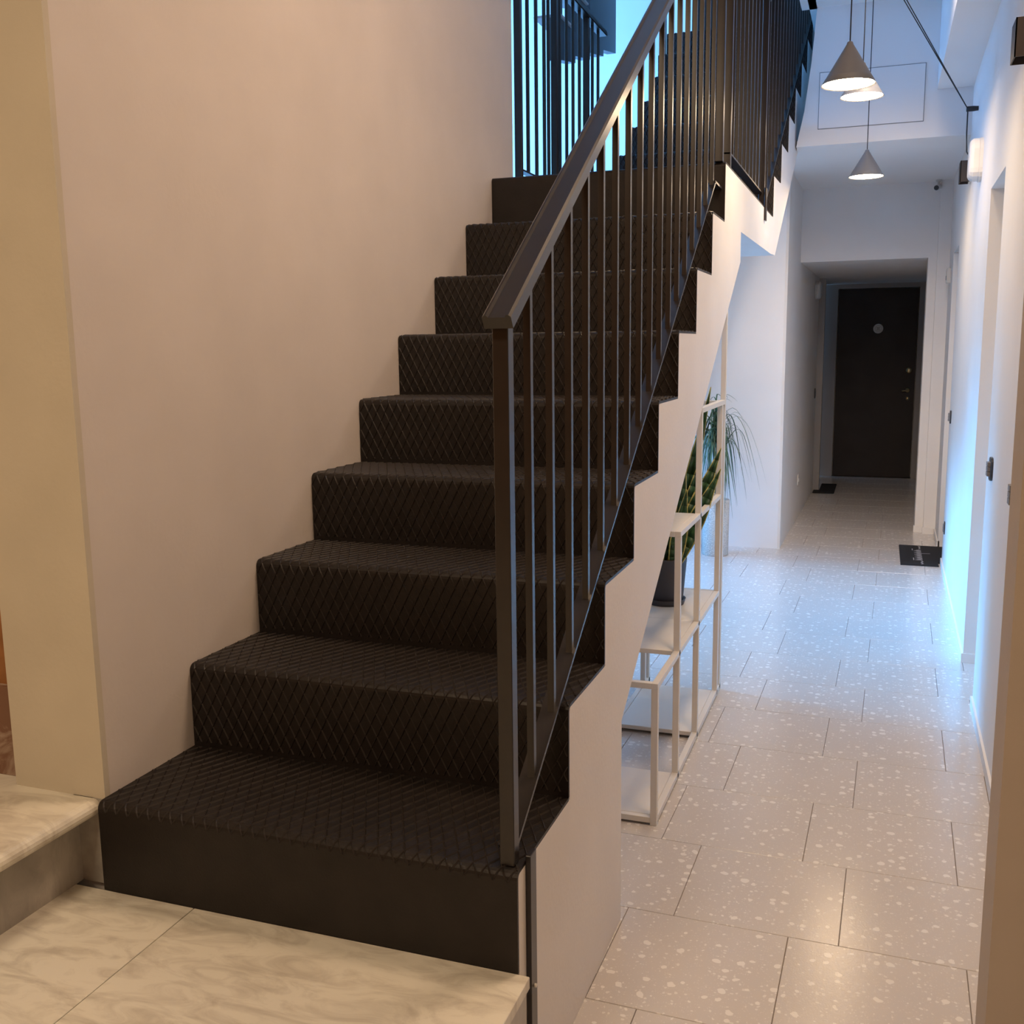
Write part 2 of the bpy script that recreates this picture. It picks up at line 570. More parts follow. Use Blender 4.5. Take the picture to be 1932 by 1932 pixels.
# right corridor wall with two doorways
def seg(mb, y0, y1, z0, z1, depth=0.32):
    mb.prism([(rw(y0), y0), (rw(y0) + depth, y0), (rw(y1) + depth, y1), (rw(y1), y1)], z0, z1)
D1 = (2.84, 3.475, 1.815)
D2 = (5.78, 6.42, 1.775)
mb = MB()
seg(mb, 0.60, D1[0], ZF, CEIL + .05)
seg(mb, D1[0], D1[1], D1[2], CEIL + .05)
seg(mb, D1[1], D2[0], ZF, CEIL + .05)
seg(mb, D2[0], D2[1], D2[2], CEIL + .05)
seg(mb, D2[1], 7.0, ZF, CEIL + .05)
st(mb, 'wall_right', M['wall'], (2.0, 3.5, 1.4))
for n, (a, b, zt) in enumerate((D1, D2)):
    mb = MB()
    mb.box(rw(a) + 0.25, rw(a) + 0.29, a, b, ZF, zt)
    st(mb, 'door_%d' % (n + 1), M['white_plastic'], (rw(a) + 0.27, (a + b) / 2, 0.7))
mb = MB()
for a, b in ((0.60, D1[0]), (D1[1], D2[0]), (D2[1], 6.97)):
    mb.prism([(rw(a) - 0.009, a), (rw(a) + 0.01, a), (rw(b) + 0.01, b), (rw(b) - 0.009, b)], ZF, ZF + 0.045)
mb.box(rw(D1[1]) - 0.009, rw(D1[1]) + 0.25, D1[1] - 0.009, D1[1] + .002, ZF, ZF + 0.045)
st(mb, 'baseboard_right', M['wall'], (1.96, 3, ZF))

# end of the corridor: header, piers, low passage
mb = MB()
mb.box(0.88, 1.853, 7.03, 7.22, 1.79, 2.40)
mb.box(1.853, 1.915, 7.03, 7.22, ZF, 2.40)
mb.box(1.915, 2.35, 6.97, 7.22, ZF, 2.40)
st(mb, 'wall_end', M['wall'], (1.4, 7.1, 1.5))
mb = MB()
mb.box(1.845, 1.915, 7.02, 7.07, ZF, ZF + 0.05)
mb.box(1.908, 1.985, 6.955, 6.99, ZF, ZF + 0.05)
st(mb, 'baseboard_end', M['wall'], (1.9, 7.0, ZF))
mb = MB()    # left wall of the corridor, its front face closing the alcove under the landing
mb.prism([(-1.75, 6.03), (0.875, 6.03), (0.893, 6.048), (0.936, 9.20), (0.80, 9.20), (0.75, 6.16), (-1.75, 6.16)], ZF, 1.79)
mb.prism([(-1.75, 6.03), (0.875, 6.03), (0.893, 6.048), (0.909, 7.22), (0.75, 7.22), (0.75, 6.16), (-1.75, 6.16)], 1.79, 2.37)
mb.box(-1.75, -0.02, 6.03, 6.16, 2.37, HIGH)
mb.prism([(-0.02, 7.3), (0.905, 7.3), (0.905, 7.42), (-0.02, 7.42)], 2.40, HIGH)
mb.yzprism([(4.30, 0.80), (6.03, 0.80), (6.03, 2.76), (4.40, 1.60), (4.30, 1.60)], -0.07, -0.002)  # unseen header added to keep stairwell daylight off the alcove wall
st(mb, 'wall_alcove', M['wall'], (0, 6.1, 1))
mb = MB()
mb.box(0.87, 0.995, 9.25, 9.36, ZF, 1.79)
mb.box(0.80, 0.87, 9.20, 9.36, ZF, 1.79)
st(mb, 'trim_2', M['frame_grey'], (0.9, 9.3, 0.7))
mb = MB(); mb.box(0.83, 0.90, 9.36, 10.45, ZF, 1.79); st(mb, 'door_4', M['door'], (0.86, 9.9, 0.7))
mb = MB(); mb.box(2.00, 2.12, 7.22, 10.6, ZF, 1.79); st(mb, 'wall_passage_right', M['wall'], (2.06, 9, 0.7))
mb = MB(); mb.box(0.80, 2.12, 10.60, 10.72, ZF, 1.79); st(mb, 'wall_passage_end', M['wall'], (1.4, 10.66, 0.7))

# the dark entrance door at the far end
dl = struct('door_5', (1.49, 10.55, ZF))
mb = MB(); mb.box(1.075, 1.905, 10.535, 10.58, ZF + 0.004, 1.735); leaf = mb.build('door_leaf', M['door'], dl, (1.49, 10.55, ZF))
mb = MB()
mb.box(0.93, 1.068, 10.50, 10.60, ZF, 1.79)
mb.box(1.912, 2.0, 10.50, 10.60, ZF, 1.79)
mb.box(1.068, 1.912, 10.50, 10.60, 1.742, 1.79)
mb.build('door_frame', M['frame_grey'], dl, (1.49, 10.55, ZF))
mb = MB()
mb.lathe([(0.0, -0.008), (0.044, -0.008), (0.052, -0.003), (0.053, 0.0)], (1.502, 10.534, 1.302), 28, axis='y', smooth=False)
sg = mb.build('round_sign', M['sign_white'], leaf, (1.502, 10.534, 1.302)); sg['label'] = 'round white enamel sign'
mb = MB()     # ring and square emblem printed on the sign (one flat print)
mb.lathe([(0.031, 0.0), (0.0335, 0.0), (0.0335, -0.0006), (0.031, -0.0006)], (1.502, 10.5255, 1.302), 28, axis='y', smooth=False)
for a, b, c_, d in ((-.017, .017, -.017, -.012), (-.017, .017, .012, .017), (-.013, -.008, -.012, .012), (.008, .013, -.012, .012), (-.004, .004, -.006, .006)):
    mb.box(1.502 + a, 1.502 + b, 10.5249, 10.5257, 1.302 + c_, 1.302 + d)
for o_ in (mb,):
    pr = o_.build('sign_print', M['sign_print'], leaf, (1.502, 10.525, 1.302))
mb = MB()
mb.lathe([(0.0, -0.02), (0.02, -0.02), (0.03, -0.01), (0.034, 0.0)], (1.841, 10.534, 0.842), 24, axis='y')
k = mb.build('lock_escutcheon', M['brass'], leaf, (1.841, 10.534, 0.842)); k['label'] = 'round brass lock rosette'
mb = MB()
mb.lathe([(0.0, -0.012), (0.017, -0.010), (0.024, 0.0)], (1.836, 10.534, 0.625), 20, axis='y')
mb.tube([(1.836, 10.53, 0.625), (1.836, 10.49, 0.625), (1.80, 10.485, 0.622), (1.775, 10.485, 0.62)], 0.008, 8)
k = mb.build('door_handle', M['brass'], leaf, (1.836, 10.53, 0.625)); k['label'] = 'polished brass lever handle'
mb = MB()
mb.lathe([(0.0, -0.008), (0.012, -0.008), (0.02, 0.0)], (1.839, 10.534, 0.535), 20, axis='y')
k = mb.build('keyhole_plate', M['brass'], leaf, (1.839, 10.534, 0.535)); k['label'] = 'small brass keyhole cover'

# stairwell shell and its window
wy0, wy1, wz0, wz1 = 3.12, 5.80, 0.0, 3.9
mb = MB()
mb.box(-1.75, -1.6, 2.72, wy0, ZF, HIGH)
mb.box(-1.75, -1.6, wy1, 7.42, ZF, HIGH)
mb.box(-1.75, -1.6, wy0, wy1, ZF, wz0)
mb.box(-1.75, -1.6, wy0, wy1, wz1, HIGH)
st(mb, 'wall_stairwell', M['wall'], (-1.7, 4.5, 2))
w1 = struct('window_1', (-1.62, (wy0 + wy1) / 2, wz0))
mb = MB()
ym = [wy0, wy0 + (wy1 - wy0) / 3, wy0 + 2 * (wy1 - wy0) / 3, wy1]
for y in ym:
    mb.box(-1.66, -1.61, y - 0.02, y + 0.02, wz0, wz1)
for z in (wz0 + .02, 1.30, 2.60, wz1 - .02):
    mb.box(-1.66, -1.61, wy0, wy1, z - 0.02, z + 0.02)
fr = mb.build('window_frame', M['white_plastic'], w1, (-1.62, 4.5, 2))
for i in range(3):
    for a, b in ((wz0 + .04, 1.28), (1.32, 2.58), (2.62, wz1 - .04)):
        mb = MB(); mb.box(-1.638, -1.632, ym[i] + .02, ym[i + 1] - .02, a, b)
        mb.build('pane', M['glass'], w1, (-1.635, (ym[i] + ym[i + 1]) / 2, (a + b) / 2))
# walls above the hall/corridor ceilings that close the stairwell
mb = MB()
mb.box(-1.75, 1.06, -0.05, 0.03, CEIL, HIGH)
mb.box(-0.12, 0.0, 0.03, 2.72, CEIL, HIGH)
mb.box(0.0, 0.02, 0.02, 0.03, CEIL, HIGH)
st(mb, 'wall_upper', M['wall'], (0, 0, 3.8))
mb = MB()
mb.box(1.045, 1.09, 0.03, 7.42, CEIL, HIGH)
st(mb, 'wall_upper.001', M['wall'], (1.03, 3.5, 3.8))
mb = MB(); mb.box(-1.75, 1.06, 2.62, 2.72, CEIL, HIGH) if False else mb.box(-1.75, -0.12, 2.60, 2.72, CEIL, HIGH)
st(mb, 'wall_upper.002', M['wall'], (-0.9, 2.66, 3.8))

# ------------------------------------------------------------------ setting: ceilings
mb = MB()
mb.box(-2.12, 2.72, -4.12, 0.03, CEIL, CEIL + 0.1)
st(mb, 'ceiling', M['ceiling'], (0.3, -2, CEIL))
mb = MB()
mb.box(1.00, 2.4, 0.03, 5.20, CEIL, CEIL + 0.1)
st(mb, 'ceiling.001', M['ceiling'], (1.6, 2.6, CEIL))
mb = MB(); mb.box(-1.75, 1.06, -0.05, 7.42, HIGH, HIGH + 0.1); st(mb, 'ceiling.002', M['ceiling'], (-0.3, 3.6, HIGH))
mb = MB()
mb.box(1.10, 2.32, 5.182, 7.22, 2.352, CEIL + 0.1)
mb.loft([[(0.992, y, 2.352), (1.10, y, 2.352), (1.10, y, CEIL), (1.09, y, CEIL), (1.068, y, 2.85), (1.034, y, 2.56)] for y in (5.182, 5.25)])
mb.prism([(0.990, 5.25), (1.10, 5.25), (1.10, 7.22), (0.86, 7.22), (0.86, 5.95), (0.97, 5.5)], 2.352, 2.40)
st(mb, 'ceiling.003', M['ceiling'], (1.5, 6, 2.4))
mb = MB(); mb.box(0.80, 2.12, 7.22, 10.72, 1.79, 1.9); st(mb, 'ceiling.004', M['wall'], (1.4, 9, 1.8))
mb = MB()      # boxed beam along the top of the right wall
mb.prism([(1.788, 0.60), (2.2, 0.60), (2.2, 5.18), (1.788, 5.18)], 2.62, CEIL)
st(mb, 'trim_3', M['ceiling'], (1.9, 3, 2.7))
# hatch in the bulkhead
ap = thing('access_panel', (1.417, 5.182, 2.61), 'flush white access hatch outlined on the bulkhead behind the pendant lamps', 'hatch')
mb = MB(); mb.box(1.117, 1.721, 5.1795, 5.184, 2.446, 2.777); mb.build('shadow_gap', M['seam'], ap, (1.417, 5.181, 2.61))
mb = MB(); mb.cbox(1.1205, 1.7175, 5.1765, 5.184, 2.4495, 2.7735, 0.0008); mb.build('panel', M['ceiling'], ap, (1.417, 5.18, 2.61))

# ------------------------------------------------------------------ staircase
stair = thing('staircase', (0.48, 0, ZF), 'straight flight of stairs in black diamond-ridged rubber with white plastered side', 'staircase')
T = 0.007                      # rubber thickness


def f2x(y, off=0.0):           # outer side face of the second flight
    return W + off + F2K * (y - 4.2)


prof = [(0.0 + T, ZF)]
for i in range(NS):
    prof += [(SY[i] + T, SZ[i + 1] - T)]
    prof += [(SY[i + 1] + T, SZ[i + 1] - T)] if i < NS - 1 else []
slope = (1.503 - 0.467) / (2.954 - 1.247)
z_s = lambda y: 0.467 + slope * (y - 1.247)
prof += [(4.20, LZ - T), (4.20, 1.635), (2.952, 1.628), (2.952, z_s(2.952)), (0.812, z_s(0.812)), (0.812, ZF)]
mb = MB()
mb.yzprism(prof, 0.0, W)
prof2 = [(4.20, 1.635), (4.20, LZ - T), (F2Y + T, LZ - T)]
for i in range(F2N):
    y, z = F2Y + i * F2G, LZ + (i + 1) * F2R
    prof2 += [(y + T, z - T)]
    prof2 += [(y + F2G + T, z - T)] if i < F2N - 1 else []
ZT2 = LZ + F2N * F2R
prof2 += [(7.30, ZT2 - T), (7.30, ZT2 - 0.22), (6.45, ZT2 - 0.22), (4.385, 1.64)]
mb.yzprism(prof2, 0.0, lambda y: f2x(y))
body = mb.build('stair_body', M['stucco'], stair, (0.48, 0, ZF))
body['label'] = 'white plastered body and stringer'

mb = MB(); mb.cbox(-0.015, 0.99, 7.16, 7.29, ZT2 - 0.1, 3.99, 0.003)  # dark panel added over the bright back wall, real shapes there unknown
mb.build('backing', M['dark_steel'], stair, (0.48, 7.2, ZT2))['label'] = 'dark parapet added behind the top landing'
RN = 0.016                    # nosing radius
PITCHX, ALPHA = 0.0285, radians(27)


def cover_profile(y, z0, z1, yb):
    """points (v, y, z, ny, nz) along the outside of a step cover: riser, nosing, tread"""
    P = [(0, y, z0, -1, 0)]
    h = z1 - z0
    v = h - RN
    P.append((v, y, z1 - RN, -1, 0))
    for k in range(1, 5):
        t = (pi / 2) * k / 4
        P.append((v + RN * t, y + RN * (1 - cos(t)), z1 - RN + RN * sin(t), -cos(t), sin(t)))
    v2 = v + RN * pi / 2
    P.append((v2 + (yb - y - RN), yb, z1, 0, 1))
    return P


def at_v(P, v):
    for a, b in zip(P[:-1], P[1:]):
        if v <= b[0] + 1e-9:
            t = 0 if b[0] == a[0] else (v - a[0]) / (b[0] - a[0])
            return [a[i] + (b[i] - a[i]) * t for i in range(1, 5)]
    return list(P[-1][1:])


def step_cover(y, z0, z1, yb, xr, ridge_from, ridge_to, pitch=PITCHX):
    P = cover_profile(y, z0, z1, yb)
    mb = MB()
    outer = [(p[1], p[2]) for p in P]
    inner = [(p[1] - p[3] * T, p[2] - p[4] * T) for p in P]
    inner[-1] = (yb, z1 - T)
    poly = outer + inner[::-1]
    mb.loft([[(0.001, a, b) for a, b in poly], [(xr, a, b) for a, b in poly]])
    o = mb.build('step', M['rubber'], stair, (0.48, y, z0))
    # raised diamond ridges
    rb = MB()
    L = P[-1][0]
    v0, v1 = ridge_from(P), ridge_to(P)
    if v1 <= v0: return o
    brk = sorted([v for v in [p[0] for p in P] if v0 < v < v1])
    hw, hh = 0.0021, 0.0031
    for sgn in (-1, 1):
        du = sgn * tan(ALPHA)
        n = int((W + L * abs(du)) / pitch) + 3
        for k in range(-2, n):
            ub = k * pitch - (L * abs(du) if sgn > 0 else 0)
            lo, hi = v0, v1
            # u = ub + du*v must stay inside (0.004, xr-0.003)
            for bound, side in ((0.004, 1), (xr - 0.003, -1)):
                vc = (bound - ub) / du
                if du * side > 0: lo = max(lo, vc)
                else: hi = min(hi, vc)
            if hi - lo < 0.006: continue
            vs = [lo] + [b for b in brk if lo < b < hi] + [hi]
            pts = []
            for v in vs:
                yy, zz, ny, nz = at_v(P, v)
                u = ub + du * v
                pts += [(u - hw, yy, zz), (u, yy + ny * hh, zz + nz * hh), (u + hw, yy, zz)]
            fs = []
            for q in range(len(vs) - 1):
                a = q * 3
                fs += [(a, a + 3, a + 4, a + 1), (a + 1, a + 4, a + 5, a + 2)]
            fs += [(0, 1, 2), (len(pts) - 3, len(pts) - 1, len(pts) - 2)]
            rb.add(pts, fs)
    r = rb.build('ridge_pattern', M['ridge'], o, (0.48, y, z1), fix=False)
    r['kind'] = 'stuff'
    return o


full0 = lambda P: 0.012
fullL = lambda P: P[-1][0] - 0.006
for i in range(NS):
    yb = SY[i + 1] if i < NS - 1 else 4.27
    z0 = SZ[i] if i else 0.0
    if i == 0:
        step_cover(SY[i], z0, SZ[i + 1], yb, W, lambda P: P[1][0] - 0.004, fullL)
    elif i == NS - 1:
        step_cover(SY[i], z0, SZ[i + 1], yb, W, lambda P: P[6][0] * 0 + P[5][0] + 0.05, fullL, 0.057)
    else:
        step_cover(SY[i], z0, SZ[i + 1], yb, W, full0, fullL)
for i in range(F2N):
    y, z = F2Y + i * F2G, LZ + i * F2R
    yb = y + F2G if i < F2N - 1 else 7.29
    step_cover(y, z, z + F2R, yb, f2x(y) - 0.001, full0, fullL if i < F2N - 1 else (lambda P: P[5][0] + .05))

# ------------------------------------------------------------------ balustrades
XC = 0.928


def slope_line(p, q):
    return lambda y: p[1] + (q[1] - p[1]) * (y - p[0]) / (q[0] - p[0])


nose = slope_line((SY[0], SZ[1]), (SY[8], SZ[9]))
bal = thing('balustrade', (XC, 0.02, SZ[1]), 'black steel balustrade with sloping handrail along the lower flight of stairs', 'balustrade')
BH = 0.014
rail_z = lambda y: nose(y) + 0.010       # top surface of the bottom flat bar
hand_z = lambda y: 1.205 + (nose(y) - nose(0.02))
mb = MB()
mb.bar((XC - .005, 0.035, rail_z(0.035) - 0.004), (XC - .005, 2.30, rail_z(2.30) - 0.004), 0.036, 0.008)
mb.bar((XC - .005, 2.29, rail_z(2.30) - 0.004), (XC - .005, 2.45, rail_z(2.30) - 0.006), 0.036, 0.008)
mb.build('bottom_rail', M['steel'], bal, (XC, 1.2, 1.0))
mb = MB(); mb.cbox(XC - .015, XC + .014, 0.018, 0.046, SZ[1] + .001, hand_z(0.03) + 0.002, 0.0015)
mb.build('newel_post', M['steel'], bal, (XC, 0.03, SZ[1]))
mb = MB(); mb.cbox(XC - .015, XC + .015, 2.44, 2.47, LZ, LZ + 1.02, 0.0015)
mb.build('newel_post', M['steel'], bal, (XC, 2.455, LZ))
# handrail: wide flat bar with a raised lip on either side
mb = MB()
p0, p1 = Vector((XC + .006, -0.012, hand_z(-0.012) + .012)), Vector((XC + .006, 2.47, hand_z(2.47) + .012))
d = (p1 - p0).normalized(); nrm = Vector((0, -d.z, d.y))
sec = [(-.026, -.014), (.026, -.014), (.026, .008), (.022, .012), (.018, .012), (.015, .0075), (-.015, .0075), (-.018, .012), (-.022, .012), (-.026, .008)]
def hand_ring(c, vert=False):
    n_ = Vector((0, 0, 1 / nrm.z)) if vert else nrm
    return [c + Vector((a, 0, 0)) + n_ * b for a, b in sec]
mb.loft([hand_ring(p0), hand_ring(p1, True)])
mb.build('handrail', M['steel'], bal, (XC, 1.2, 2.0))
ys = [0.165 + 0.1322 * k for k in range(17)]
# balusters share one mesh: vertical square bar cut to the slope at both ends
sl = (rail_z(1) - rail_z(0))
hb = hand_z(0.0) - rail_z(0.0) - 0.004
mb = MB()
h = BH / 2
mb.loft([[(-h, -h, -h * sl), (h, -h, -h * sl), (h, h, h * sl), (-h, h, h * sl)], [(-h, -h, hb - h * sl), (h, -h, hb - h * sl), (h, h, hb + h * sl), (-h, h, hb + h * sl)]])
b0 = mb.build('baluster', M['steel'], bal, (0, 0, 0))
b0.location = Vector((XC, ys[0], rail_z(ys[0]))) - bal.location
for y in ys[1:]:
    copy_part(b0, bal, (0, y - ys[0], rail_z(y) - rail_z(ys[0])))
# flat fixing bar down the side of the first step
mb = MB(); mb.cbox(W + .0005, W + 0.011, 0.046, 0.080, ZF + .005, SZ[1] + .012, 0.0012)
mb.build('fixing_bar', M['steel'], bal, (W, 0.06, 0))
mb = MB()
mb.lathe([(0.004, 0.0), (0.004, 0.004), (0.0, 0.004)], (W + .011, 0.063, -0.06), 10, axis='x', smooth=False)
mb.build('screw', M['white_metal'], bal, (W, 0.06, -.06))

# landing balustrade (corridor side)
lb = thing('balustrade', (XC, 3.2, LZ), 'level black steel balustrade on the landing edge above the corridor', 'balustrade')
LR = LZ + 0.070
mb = MB(); mb.cbox(XC - .0225, XC + .0135, 2.66, 3.84, LR - .008, LR, 0.001); mb.build('bottom_rail', M['steel'], lb, (XC, 3.2, LR))
mb = MB(); mb.cbox(XC - .02, XC + .032, 2.66, 3.88, LZ + 1.02, LZ + 1.045, 0.004); mb.build('handrail', M['steel'], lb, (XC, 3.2, LZ + 1))
mb = MB(); mb.cbox(XC - .014, XC + .014, 2.66, 2.688, LZ, LZ + 1.02, 0.0015); mb.build('newel_post', M['steel'], lb, (XC, 2.67, LZ))
mb = MB(); mb.cbox(XC - .005, XC + .024, 3.83, 3.86, LZ, LZ + 1.02, 0.0015); mb.build('newel_post', M['steel'], lb, (XC, 3.84, LZ))
mb = MB(); mb.cbox(W + .0005, W + .010, 3.82, 3.87, LZ - 0.07, LZ + 0.09, 0.0012); mb.build('fixing_bar', M['steel'], lb, (W, 3.84, LZ))
mb = MB(); mb.cbox(-h, h, -h, h, 0, LZ + 1.022 - LR, 0.001)
b1 = mb.build('baluster', M['steel'], lb)
b1.location = Vector((XC, 2.80, LR)) - lb.location
for k in range(1, 8):
    copy_part(b1, lb, (0, 0.131 * k, 0))

# balustrade of the upper flight
ub = thing('balustrade', (XC, 4.0, LZ), 'black steel balustrade climbing the upper flight beside the corridor', 'balustrade')
n2 = slope_line((F2Y, LZ + F2R), (F2Y + 6 * F2G, LZ + 7 * F2R))
r2 = lambda y: n2(y) + 0.012
X2 = lambda y: XC + F2K * (y - 4.2)
yS = 4.06
mb = MB()
mb.bar((X2(3.87), 3.87, r2(yS) - .02), (X2(yS), yS, r2(yS) - .004), 0.036, 0.008)
mb.bar((X2(yS), yS, r2(yS) - .004), (X2(6.15), 6.15, r2(6.15) - .004), 0.036, 0.008)
mb.build('bottom_rail', M['steel'], ub, (XC, 5, 2.5))
mb = MB()
mb.bar((X2(3.95), 3.95, r2(3.95) + 1.02), (X2(6.15), 6.15, r2(6.15) + 1.02), 0.05, 0.026)
mb.build('handrail', M['steel'], ub, (XC, 5, 3.4))
mb = MB(); mb.cbox(X2(6.15) - .015, X2(6.15) + .015, 6.14, 6.17, ZT2, ZT2 + 1.03, 0.0015); mb.build('newel_post', M['steel'], ub, (XC, 6.15, ZT2))
s2 = (r2(1) - r2(0))
mb = MB()
mb.loft([[(-h, -h, -h * s2), (h, -h, -h * s2), (h, h, h * s2), (-h, h, h * s2)], [(-h, -h, 1.01 - h * s2), (h, -h, 1.01 - h * s2), (h, h, 1.01 + h * s2), (-h, h, 1.01 + h * s2)]])
b2 = mb.build('baluster', M['steel'], ub)
y0 = 3.99
b2.location = Vector((X2(y0), y0, r2(y0))) - ub.location
for k in range(1, 17):
    y = y0 + 0.13 * k
    copy_part(b2, ub, (X2(y) - X2(y0), y - y0, r2(y) - r2(y0)))

# guard along the well, left edge of the landing
gb = thing('balustrade', (0.0, 3.5, LZ), 'black steel guard of upright bars along the far edge of the landing', 'balustrade')
mb = MB(); mb.cbox(-.018, .018, 2.80, 4.24, LR + .01, LR + .018, 0.001); mb.build('bottom_rail', M['steel'], gb, (0, 3.5, LR))
mb = MB(); mb.cbox(-.026, .026, 2.78, 4.26, LZ + 1.02, LZ + 1.045, 0.004); mb.build('handrail', M['steel'], gb, (0, 3.5, LZ + 1))
for y in (2.80, 3.335, 3.905):
    mb = MB(); mb.cbox(-.014, .016, y - .015, y + .015, LZ, LZ + 1.02, 0.0015); mb.build('newel_post', M['steel'], gb, (0, y, LZ))
mb = MB(); mb.cbox(-h, h, -h, h, 0, LZ + 1.022 - LR - .018, 0.001)
b3 = mb.build('baluster', M['steel'], gb)
b3.location = Vector((0, 2.93, LR + .018)) - gb.location
for y in (3.053, 3.173, 3.239, 3.423, 3.541, 3.655, 3.774, 4.03, 4.15):
    copy_part(b3, gb, (0, y - 2.93, 0))

# dark flight seen beyond the guard, climbing towards the viewer on the other side of the well
f3 = thing('upper_flight', (-0.28, 4.24, 2.76), 'dark steel stair side with pale step edges, beyond the landing bars in the well', 'staircase')
for k in range(4):
    y, zb, zt = 4.24 + .33 * k, 2.76 + .10 * k, 2.99 + .22 * k
    mb = MB()
    mb.yzprism([(y, zb), (y + .33, zb + .06), (y + .33, zt), (y, zt)], -.31, -.25)
    mb.build('stringer', M['dark_steel'], f3, (-.28, y, zb))
    mb = MB(); mb.cbox(-.40, -.235, y - .01, y + .24, zt, zt + .014, .003)
    mb.build('tread', M['frame_grey'], f3, (-.3, y, zt))
mb = MB(); mb.bar((-.28, 4.24, 2.99 + .95), (-.28, 5.56, 3.87 + .95), .04, .03); mb.build('handrail', M['dark_steel'], f3, (-.28, 4.9, 4.3))
for k in range(4):
    y = 4.36 + .33 * k
    mb = MB(); mb.cbox(-.29, -.27, y - .01, y + .01, 3.0 + .22 * k, 4.02 + .222 * k, .001); mb.build('baluster', M['dark_steel'], f3, (-.28, y, 3))

# ------------------------------------------------------------------ shelving unit under the stairs
sh = thing('shelving_unit', (0.78, 2.0, ZF), 'stepped cream metal shelving unit standing under the stairs', 'shelf')
xs0, xs1 = 0.60, 0.935
q = 0.021
PY = [1.375, 1.735, 2.135, 2.645]
PT = [0.10, 0.515, 0.905, 0.905]
for x in (xs0 + q / 2, xs1 - q / 2):
    for y, zt in zip(PY, PT):
        mb = MB(); mb.cbox(x - q / 2, x + q / 2, y - q / 2, y + q / 2, ZF, zt, 0.001)
        mb.build('post', M['white_metal'], sh, (x, y, ZF))
for x in (xs0 + q / 2, xs1 - q / 2):
    mb = MB(); mb.cbox(x - q / 2, x + q / 2, 2.725 - q / 2, 2.725 + q / 2 + .004, ZF, 1.352 if x > .8 else 1.352, 0.001)
    o = mb.build('tall_post', M['white_metal'], sh, (x, 2.73, ZF))
def railpart(x0, x1, y0, y1, z0, z1):
    mb = MB(); mb.cbox(x0, x1, y0, y1, z0, z1, 0.001)
    mb.build('rail', M['white_metal'], sh, ((x0 + x1) / 2, (y0 + y1) / 2, z0))
for x in (xs0, xs1 - q):
    railpart(x, x + q, PY[0] + q / 2, PY[3] + .1, ZF + 0.008, ZF + 0.008 + q)
    railpart(x, x + q, PY[0] - q / 2, PY[3] - q / 2, 0.10, 0.10 + q * .9)
    railpart(x, x + q, PY[1] - q / 2, PY[3] - q / 2, 0.515, 0.515 + q * .9)
    railpart(x, x + q, PY[2] - q / 2, 2.71, 0.905, 0.905 + q * .9)
for y, z in ((PY[0], ZF + .008), (PY[0], 0.10), (PY[1], 0.515), (PY[2], 0.905), (PY[3], 0.905), (PY[3], 0.515), (2.73, 1.33), (PY[3], .10)):
    railpart(xs0 + q, xs1 - q, y - q / 2, y + q / 2, z, z + q * .9)
def panel(y0, y1, z):
    mb = MB(); mb.cbox(xs0 + q + .001, xs1 - q - .001, y0, y1, z, z + 0.016, 0.0012)
    mb.build('shelf_panel', M['shelf_panel'], sh, (0.78, (y0 + y1) / 2, z))
panel(PY[0] + q / 2, PY[1] - .01, ZF + 0.012)
panel(PY[2] - .01, PY[3] - q / 2, ZF + 0.012)
panel(PY[1] - .01, PY[2], 0.102)
panel(PY[2] + .002, PY[3] - q / 2, 0.102)
panel(PY[1] + q / 2, PY[2] - .01, 0.517)
SHZ = 0.118

# snake plant in a charcoal pot on the shelf
pc = Vector((0.762, 2.375, SHZ))
sp = thing('potted_snake_plant', pc, 'snake plant with yellow-edged leaves in a charcoal pot on the lower shelf', 'plant')
mb = MB(); mb.lathe([(0.0, 0.0), (0.070, 0.0), (0.078, 0.024), (0.074, 0.024), (0.066, 0.006), (0.0, 0.006)], pc, 36)
mb.build('saucer', M['pot'], sp, pc)
mb = MB(); mb.lathe([(0.0, 0.008), (0.060, 0.008), (0.066, 0.015), (0.080, 0.185), (0.080, 0.192), (0.074, 0.192), (0.071, 0.165), (0.0, 0.165)], pc, 36)
mb.build('pot', M['pot'], sp, pc)
mb = MB(); mb.lathe([(0.071, 0.166), (0.04, 0.172), (0.0, 0.174)], pc, 24)
mb.build('soil', M['soil'], sp, pc)


def snake_leaf(base, tip, width, facing, bend=0.0, seg=10):
    """lance-shaped leaf with a V fold; margins carry the second material"""
    base, tip = Vector(base), Vector(tip)
    ax = tip - base
    f = Vector(facing)
    side = ax.cross(f).normalized()
    f2 = side.cross(ax).normalized()
    mb = MB()
    rows = []
    for i in range(seg + 1):
        t = i / seg
        w = 1.25 * width * (0.62 + 0.38 * sin(pi * min(1, t * 1.25 + .05))) * (1 - max(0, (t - 0.55) / 0.45) ** 1.7)
        c = base + ax * t + f2 * (bend * sin(pi * t * .8))
        w = max(w, 0.0006)
        rows.append([c - side * w / 2 + f2 * w * .16, c - side * w * .44 + f2 * w * .12, c, c + side * w * .44 + f2 * w * .12, c + side * w / 2 + f2 * w * .16])
    for i in range(seg):
        for j in range(4):
            mb.add([rows[i][j], rows[i][j + 1], rows[i + 1][j + 1], rows[i + 1][j]], [(0, 1, 2, 3)], 1 if j in (0, 3) else 0, True)
    o = mb.build('leaf', [M['leaf'], M['leaf_edge']], sp, base, fix=False)
    sm = o.modifiers.new('thick', 'SOLIDIFY')
    sm.thickness = 0.003
    return o


